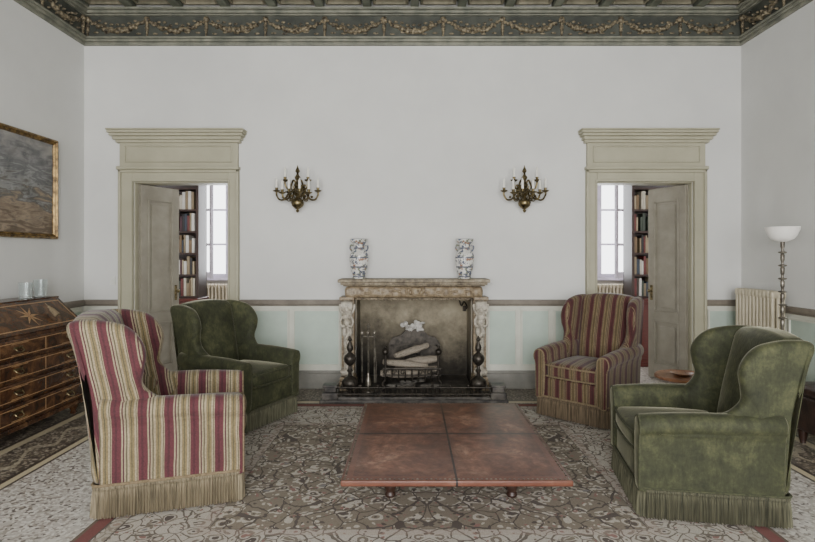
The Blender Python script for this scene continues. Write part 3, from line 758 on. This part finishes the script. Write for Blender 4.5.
# ---------------------------------------------------------------- wing chairs
def wing_chair(loc,face,label,mx,my,mw,mf,S=1.0,H=1.0,W=1.0):
    pip={'fringeG':'pipingG'}.get(mf,'piping')
    a=math.atan2(face[0],-face[1])
    e=empty('wing_chair',(loc[0],loc[1],.0135),a,label,'armchair'); e.scale=(S*W,S,H)
    m=MB();m.rbox((0,-.01,.265),(.335,.375,.105),.03,4);m.obj('seat_base',mx,e,smooth=60)
    def cf(o,p):
        x,y,z=o; z+= .035*(1-p[0]**2)*(1-p[1]**2)*(1 if p[2]>0 else 0); return (x,y-.015*(1-p[0]**2)*(1 if p[1]<0 else 0),z)
    m=MB();m.rbox((0,-.10,.435),(.272,.30,.068),.045,8,cf);cu=m.obj('seat_cushion',mx,e,smooth=80)
    m=MB()
    for z in(.385,.485):
        pts=[(-.262,.15,z),(-.272,-.1,z),(-.268,-.36,z),(-.24,-.402,z),(0,-.417,z),(.24,-.402,z),(.268,-.36,z),(.272,-.1,z),(.262,.15,z)]
        m.tube(ropen(pts,4),.008,6)
    m.obj('piping',pip,cu,smooth=80)
    def bf(o,p):
        x,y,z=o; u=(p[2]+1)/2
        x*= .97+.06*u
        z+= .03*(1-p[0]**2)*(max(0,p[2])**3)
        y*= 1.25-.35*u
        if p[1]<0: y-= .045*(1-p[0]**2)*(1-p[2]**2)
        if p[1]>0: y+= .02*(1-p[0]**2)
        y+= .09*u+.05*u*u
        return (x,y,z)
    m=MB();m.rbox((0,.315,.635),(.300,.085,.46),.055,12,bf);m.obj('backrest',mx,e,smooth=80)
    out=[(.30,.22),(.405,.20),(.42,.45),(.45,.72),(.50,.94),(.535,1.05),(.515,1.095),(.43,1.105),(.33,1.095),(.23,1.065),(.16,1.00),(.125,.915),(.135,.82),(.145,.74),(.10,.675),(.03,.625),(.01,.56),(.10,.45)]
    for s in(-1,1):
        def wf(y,z,t,s=s):
            g=min(1,max(0,(z-.60)/.22))
            fl=.16*max(0,.47-y)*g
            curl=.02*math.sin(min(1,max(0,(z-.62)/.45))*pi)
            return Vector((s*(.316+fl+curl*.6+t*(.9 if z<.6 else 1)),y,z))
        m=MB();m.pillow([tuple(p) for p in rs(out,108)],.10,wf,.04);m.obj('wing',mw,e,smooth=80)
    sec=[(.278,.36),(.278,.48),(.272,.575),(.283,.62),(.315,.645),(.36,.652),(.405,.64),(.432,.605),(.432,.565),(.412,.535),(.398,.50),(.392,.36),(.390,.20),(.386,.165),(.33,.165),(.29,.20)]
    sec=[tuple(p) for p in rs(sec,48)]
    for s in(-1,1):
        rings=[]
        ys=[(.36,.9),(.35,1),(.2,1),(.05,1),(-.1,1),(-.22,1),(-.30,1),(-.34,1),(-.365,1),(-.385,.985),(-.398,.95),(-.405,.88),(-.408,.6)]
        for y,k in ys:
            r=[]
            for x,z in sec:
                dz=0
                if z>.53:
                    dz=.02*max(0,y/.36)-.022*max(0,(-y-.15)/.25)
                ox=(x-.34)*(.84+.12*(y+.4)/.8 if z>.53 else 1)+.34
                sx=.345;xx=sx+(ox-sx)*k; zz=(z+dz-.42)
                zz=math.copysign(max(0,abs(zz)-(1-k)*.12),zz)+.42
                r.append(Vector((s*xx,y,zz)))
            rings.append(r)
        m=MB();m.loft(rings);ar=m.obj('arm',my,e,smooth=75)
        m=MB();pts=[]
        for x,z in sec:
            ox=(x-.34)*.83+.34 if z>.53 else x
            pts.append((s*(.345+(ox-.345)*.9),-.402,.42+(z-.42)*.955-(.02 if z>.53 else 0)))
        m.tube(pts+[pts[0]],.006,6);m.obj('welt',pip,ar,smooth=80)
    def per(d,z,sp):
        x0,y0,y1,r=.386+d,-.392-d,.395+d,.04
        pts=[]
        for cx_,cy_,a0 in((x0-r,y1-r,0),(-x0+r,y1-r,pi/2),(-x0+r,y0+r,pi),(x0-r,y0+r,1.5*pi)):
            for k in range(5): pts.append(Vector((cx_+r*math.cos(a0+k*pi/8),cy_+r*math.sin(a0+k*pi/8),z)))
        pts.append(pts[0]);o=[]
        for i in range(len(pts)-1):
            dd=(pts[i+1]-pts[i]).length;k=max(1,round(dd/sp))
            for j in range(k): o.append(pts[i].lerp(pts[i+1],j/k))
        return o
    base=per(0,0,.0075);n=len(base)
    if n%2: base.pop();n-=1
    nr=[]
    for i in range(n):
        q=base[(i+1)%n]-base[i-1];nr.append(Vector((q[1],-q[0],0)).normalized())
    jit=[random.uniform(-1,1) for _ in range(n)]
    rings=[]
    for z,am,o in((.195,.0,.0),(.19,.002,.006),(.17,.002,.009),(.160,.004,.003),(.12,.007,.006),(.06,.008,.008),(.006,.009,.010)):
        rings.append([base[i]+nr[i]*(o+am*(1 if i%2 else -1)+jit[i]*.003*(.18-z)/.18)+Vector((0,0,z+(abs(jit[i])*.009 if z<.01 else 0))) for i in range(n)])
    m=MB();m.loft(rings,False);m.obj('fringe_skirt',mf,e,smooth=0)
    bp=per(.006,.19,.02)
    m=MB();m.tube(bp+[bp[0]],.008,6)
    m.obj('braid',pip,e,smooth=80)
    return e
wing_chair((-1.49,3.46),(.95,.30),'wing armchair in pink, cream and gold striped fabric, fringed skirt','stx','sty','stw','fringeS',1.0,1.0)
wing_chair((-1.54,4.88),(.90,-.42),'green velvet wing armchair with fringed skirt beside the striped one','velvet','velvet','velvet','fringeG',.94,.93)
wing_chair((1.66,5.00),(-.70,-.71),'burgundy and gold striped wing armchair near the hearth','sdx','sdy','sdw','fringeD',.93,.97,.93)
wing_chair((1.72,3.31),(-.98,.16),'worn green velvet wing armchair with deep fringe, beside round table','velvet','velvet','velvet','fringeG',.97,.91)
# ---------------------------------------------------------------- rug
m=MB().box(-1.84,1.84,-1.55,1.55,0,.012)
o=m.obj('rug','rug',None,smooth=0,loc=(.10,3.78,.0005));tag(o,'large worn floral oriental carpet with red border on terrazzo','rug')
# ---------------------------------------------------------------- coffee table
ct=empty('coffee_table',(.25,3.63,.013),0,'low square coffee table with red-brown leather top and nailheads','coffee table')
m=MB().rbox((0,0,.250),(.62,.76,.016),.007,3);tp=m.obj('table_top','leather',ct,smooth=60)
m=MB()
for i in range(50):
    x=-.605+i*(1.21/49)
    for s in(-1,1): m.ell((x,s*.738,.266),(.0075,.0075,.004),6,4)
for i in range(60):
    y=-.74+i*(1.48/59)
    for s in(-1,1): m.ell((s*.600,y,.266),(.0075,.0075,.004),6,4)
m.obj('nailheads','steel',tp,smooth=60)
m=MB();
for s in(-1,1): m.box(s*.37-.025,s*.37+.025,-.5,.5,.17,.2335)
for y in(-.32,.32): m.box(-.345,.345,y-.02,y+.02,.17,.2335)
m.obj('apron','wooddk',ct,smooth=0,bevel=.004)
for sx in(-1,1):
    for sy in(-1,1):
        m=MB();m.lathe([(.03,.18),(.034,.15),(.02,.12),(.03,.09),(.038,.06),(.026,.03),(.034,.012),(.03,0)],(sx*.37,sy*.34,0),14);m.obj('leg','wooddk',ct)
# ---------------------------------------------------------------- side table
st=empty('side_table',(2.17,4.28,0),0,'small round walnut pedestal table between two armchairs','side table')
m=MB();m.lathe([(0,.50),(.20,.50),(.215,.508),(.215,.522),(.205,.53),(.195,.524),(0,.524)],(0,0,0),36);m.obj('table_top','woodmid',st,smooth=40)
m=MB();m.lathe([(.05,.50),(.022,.46),(.018,.38),(.035,.30),(.04,.26),(.02,.2),(.035,.15),(.03,.12)],(0,0,0),18);m.obj('pedestal','wooddk',st)
for k in range(3):
    a=k*2*pi/3;d2=(math.cos(a),math.sin(a));m=MB();m.tube(ropen([(d2[0]*.02,d2[1]*.02,.15),(d2[0]*.1,d2[1]*.1,.13),(d2[0]*.15,d2[1]*.15,.04),(d2[0]*.2,d2[1]*.2,.015)],5),.014);m.obj('leg','wooddk',st)
m=MB();m.lathe([(0,0),(.04,.0),(.055,.004),(.085,.02),(.082,.022),(.05,.008),(0,.006)],(0,0,0),24)
o=m.obj('ashtray','woodmid',None,loc=(2.16,4.29,.525));tag(o,'shallow round wooden dish on the side table','dish')
# ---------------------------------------------------------------- floor lamp
fl=empty('floor_lamp',(3.40,4.93,0),0,'torchiere floor lamp with white glass bowl and ringed pole','floor lamp')
m=MB();m.lathe([(.15,0),(.155,.012),(.14,.03),(.05,.045),(.025,.07),(.02,.09)],(0,0,0),28);m.obj('base','brass',fl)
m=MB();pr=[(.010,.08)];z=.1
while z<1.56:
    pr+=[(.011,z),(.017,z+.012),(.018,z+.06),(.011,z+.072),(.034,z+.08),(.036,z+.088),(.011,z+.096)];z+=.12
pr+=[(.012,1.60),(.03,1.61),(.035,1.62)]
m.lathe(pr,(0,0,0),16);m.obj('pole','steel',fl,smooth=40)
m=MB();m.lathe([(.02,1.60),(.05,1.605),(.09,1.625),(.115,1.66),(.135,1.71),(.14,1.735),(.134,1.733),(.128,1.70),(.105,1.66),(.07,1.63),(0,1.62)],(0,0,0),36);m.obj('lamp_shade','opal',fl,smooth=60)
# ---------------------------------------------------------------- dark ottoman by right wall
ot=empty('ottoman',(3.30,3.98,0),0,'dark brown leather ottoman with turned feet by the wall','ottoman')
m=MB().rbox((0,0,.25),(.26,.34,.14),.03,4);m.obj('body','leatherdk',ot,smooth=60)
m=MB().rbox((0,0,.43),(.265,.345,.045),.035,6);m.obj('cushion','leatherdk',ot,smooth=70)
for sx in(-1,1):
    for sy in(-1,1):
        m=MB();m.lathe([(.02,.12),(.035,.1),(.03,.05),(.02,.01),(.022,0)],(sx*.2,sy*.28,0),12);m.obj('foot','wooddk',ot)
# ---------------------------------------------------------------- lights
def area(name,loc,rot,sx,sy,p,c=(1,1,1)):
    l=bpy.data.lights.new(name,'AREA');l.shape='RECTANGLE';l.size=sx;l.size_y=sy;l.energy=p;l.color=c
    o=bpy.data.objects.new(name,l);COL.objects.link(o);o.location=loc;o.rotation_euler=rot;return o
for i,w in enumerate(RW):
    area('window_light',((w[0]+w[1])/2,YR+.02,2.05),(pi/2,0,0),1.4,2.7,(130,235,130)[i],(1,.985,.96))
for w in (W1,W2): area('study_window_light',((w[0]+w[1])/2,8.45,2.0),(-pi/2,0,0),.9,1.7,60,(.95,.97,1))
wd=bpy.data.worlds.new('sky');sc.world=wd;wd.use_nodes=True
wd.node_tree.nodes['Background'].inputs[0].default_value=(.96,.975,1,1);wd.node_tree.nodes['Background'].inputs[1].default_value=5
# ---------------------------------------------------------------- camera
cam=bpy.data.cameras.new('camera');co=bpy.data.objects.new('camera',cam);COL.objects.link(co)
co.location=(0,0,1.48);co.rotation_euler=(pi/2,0,0);cam.sensor_width=36;cam.lens=540*36/815
cam.shift_x=-2.5/815;cam.shift_y=-16/815;cam.clip_start=.05
sc.camera=co
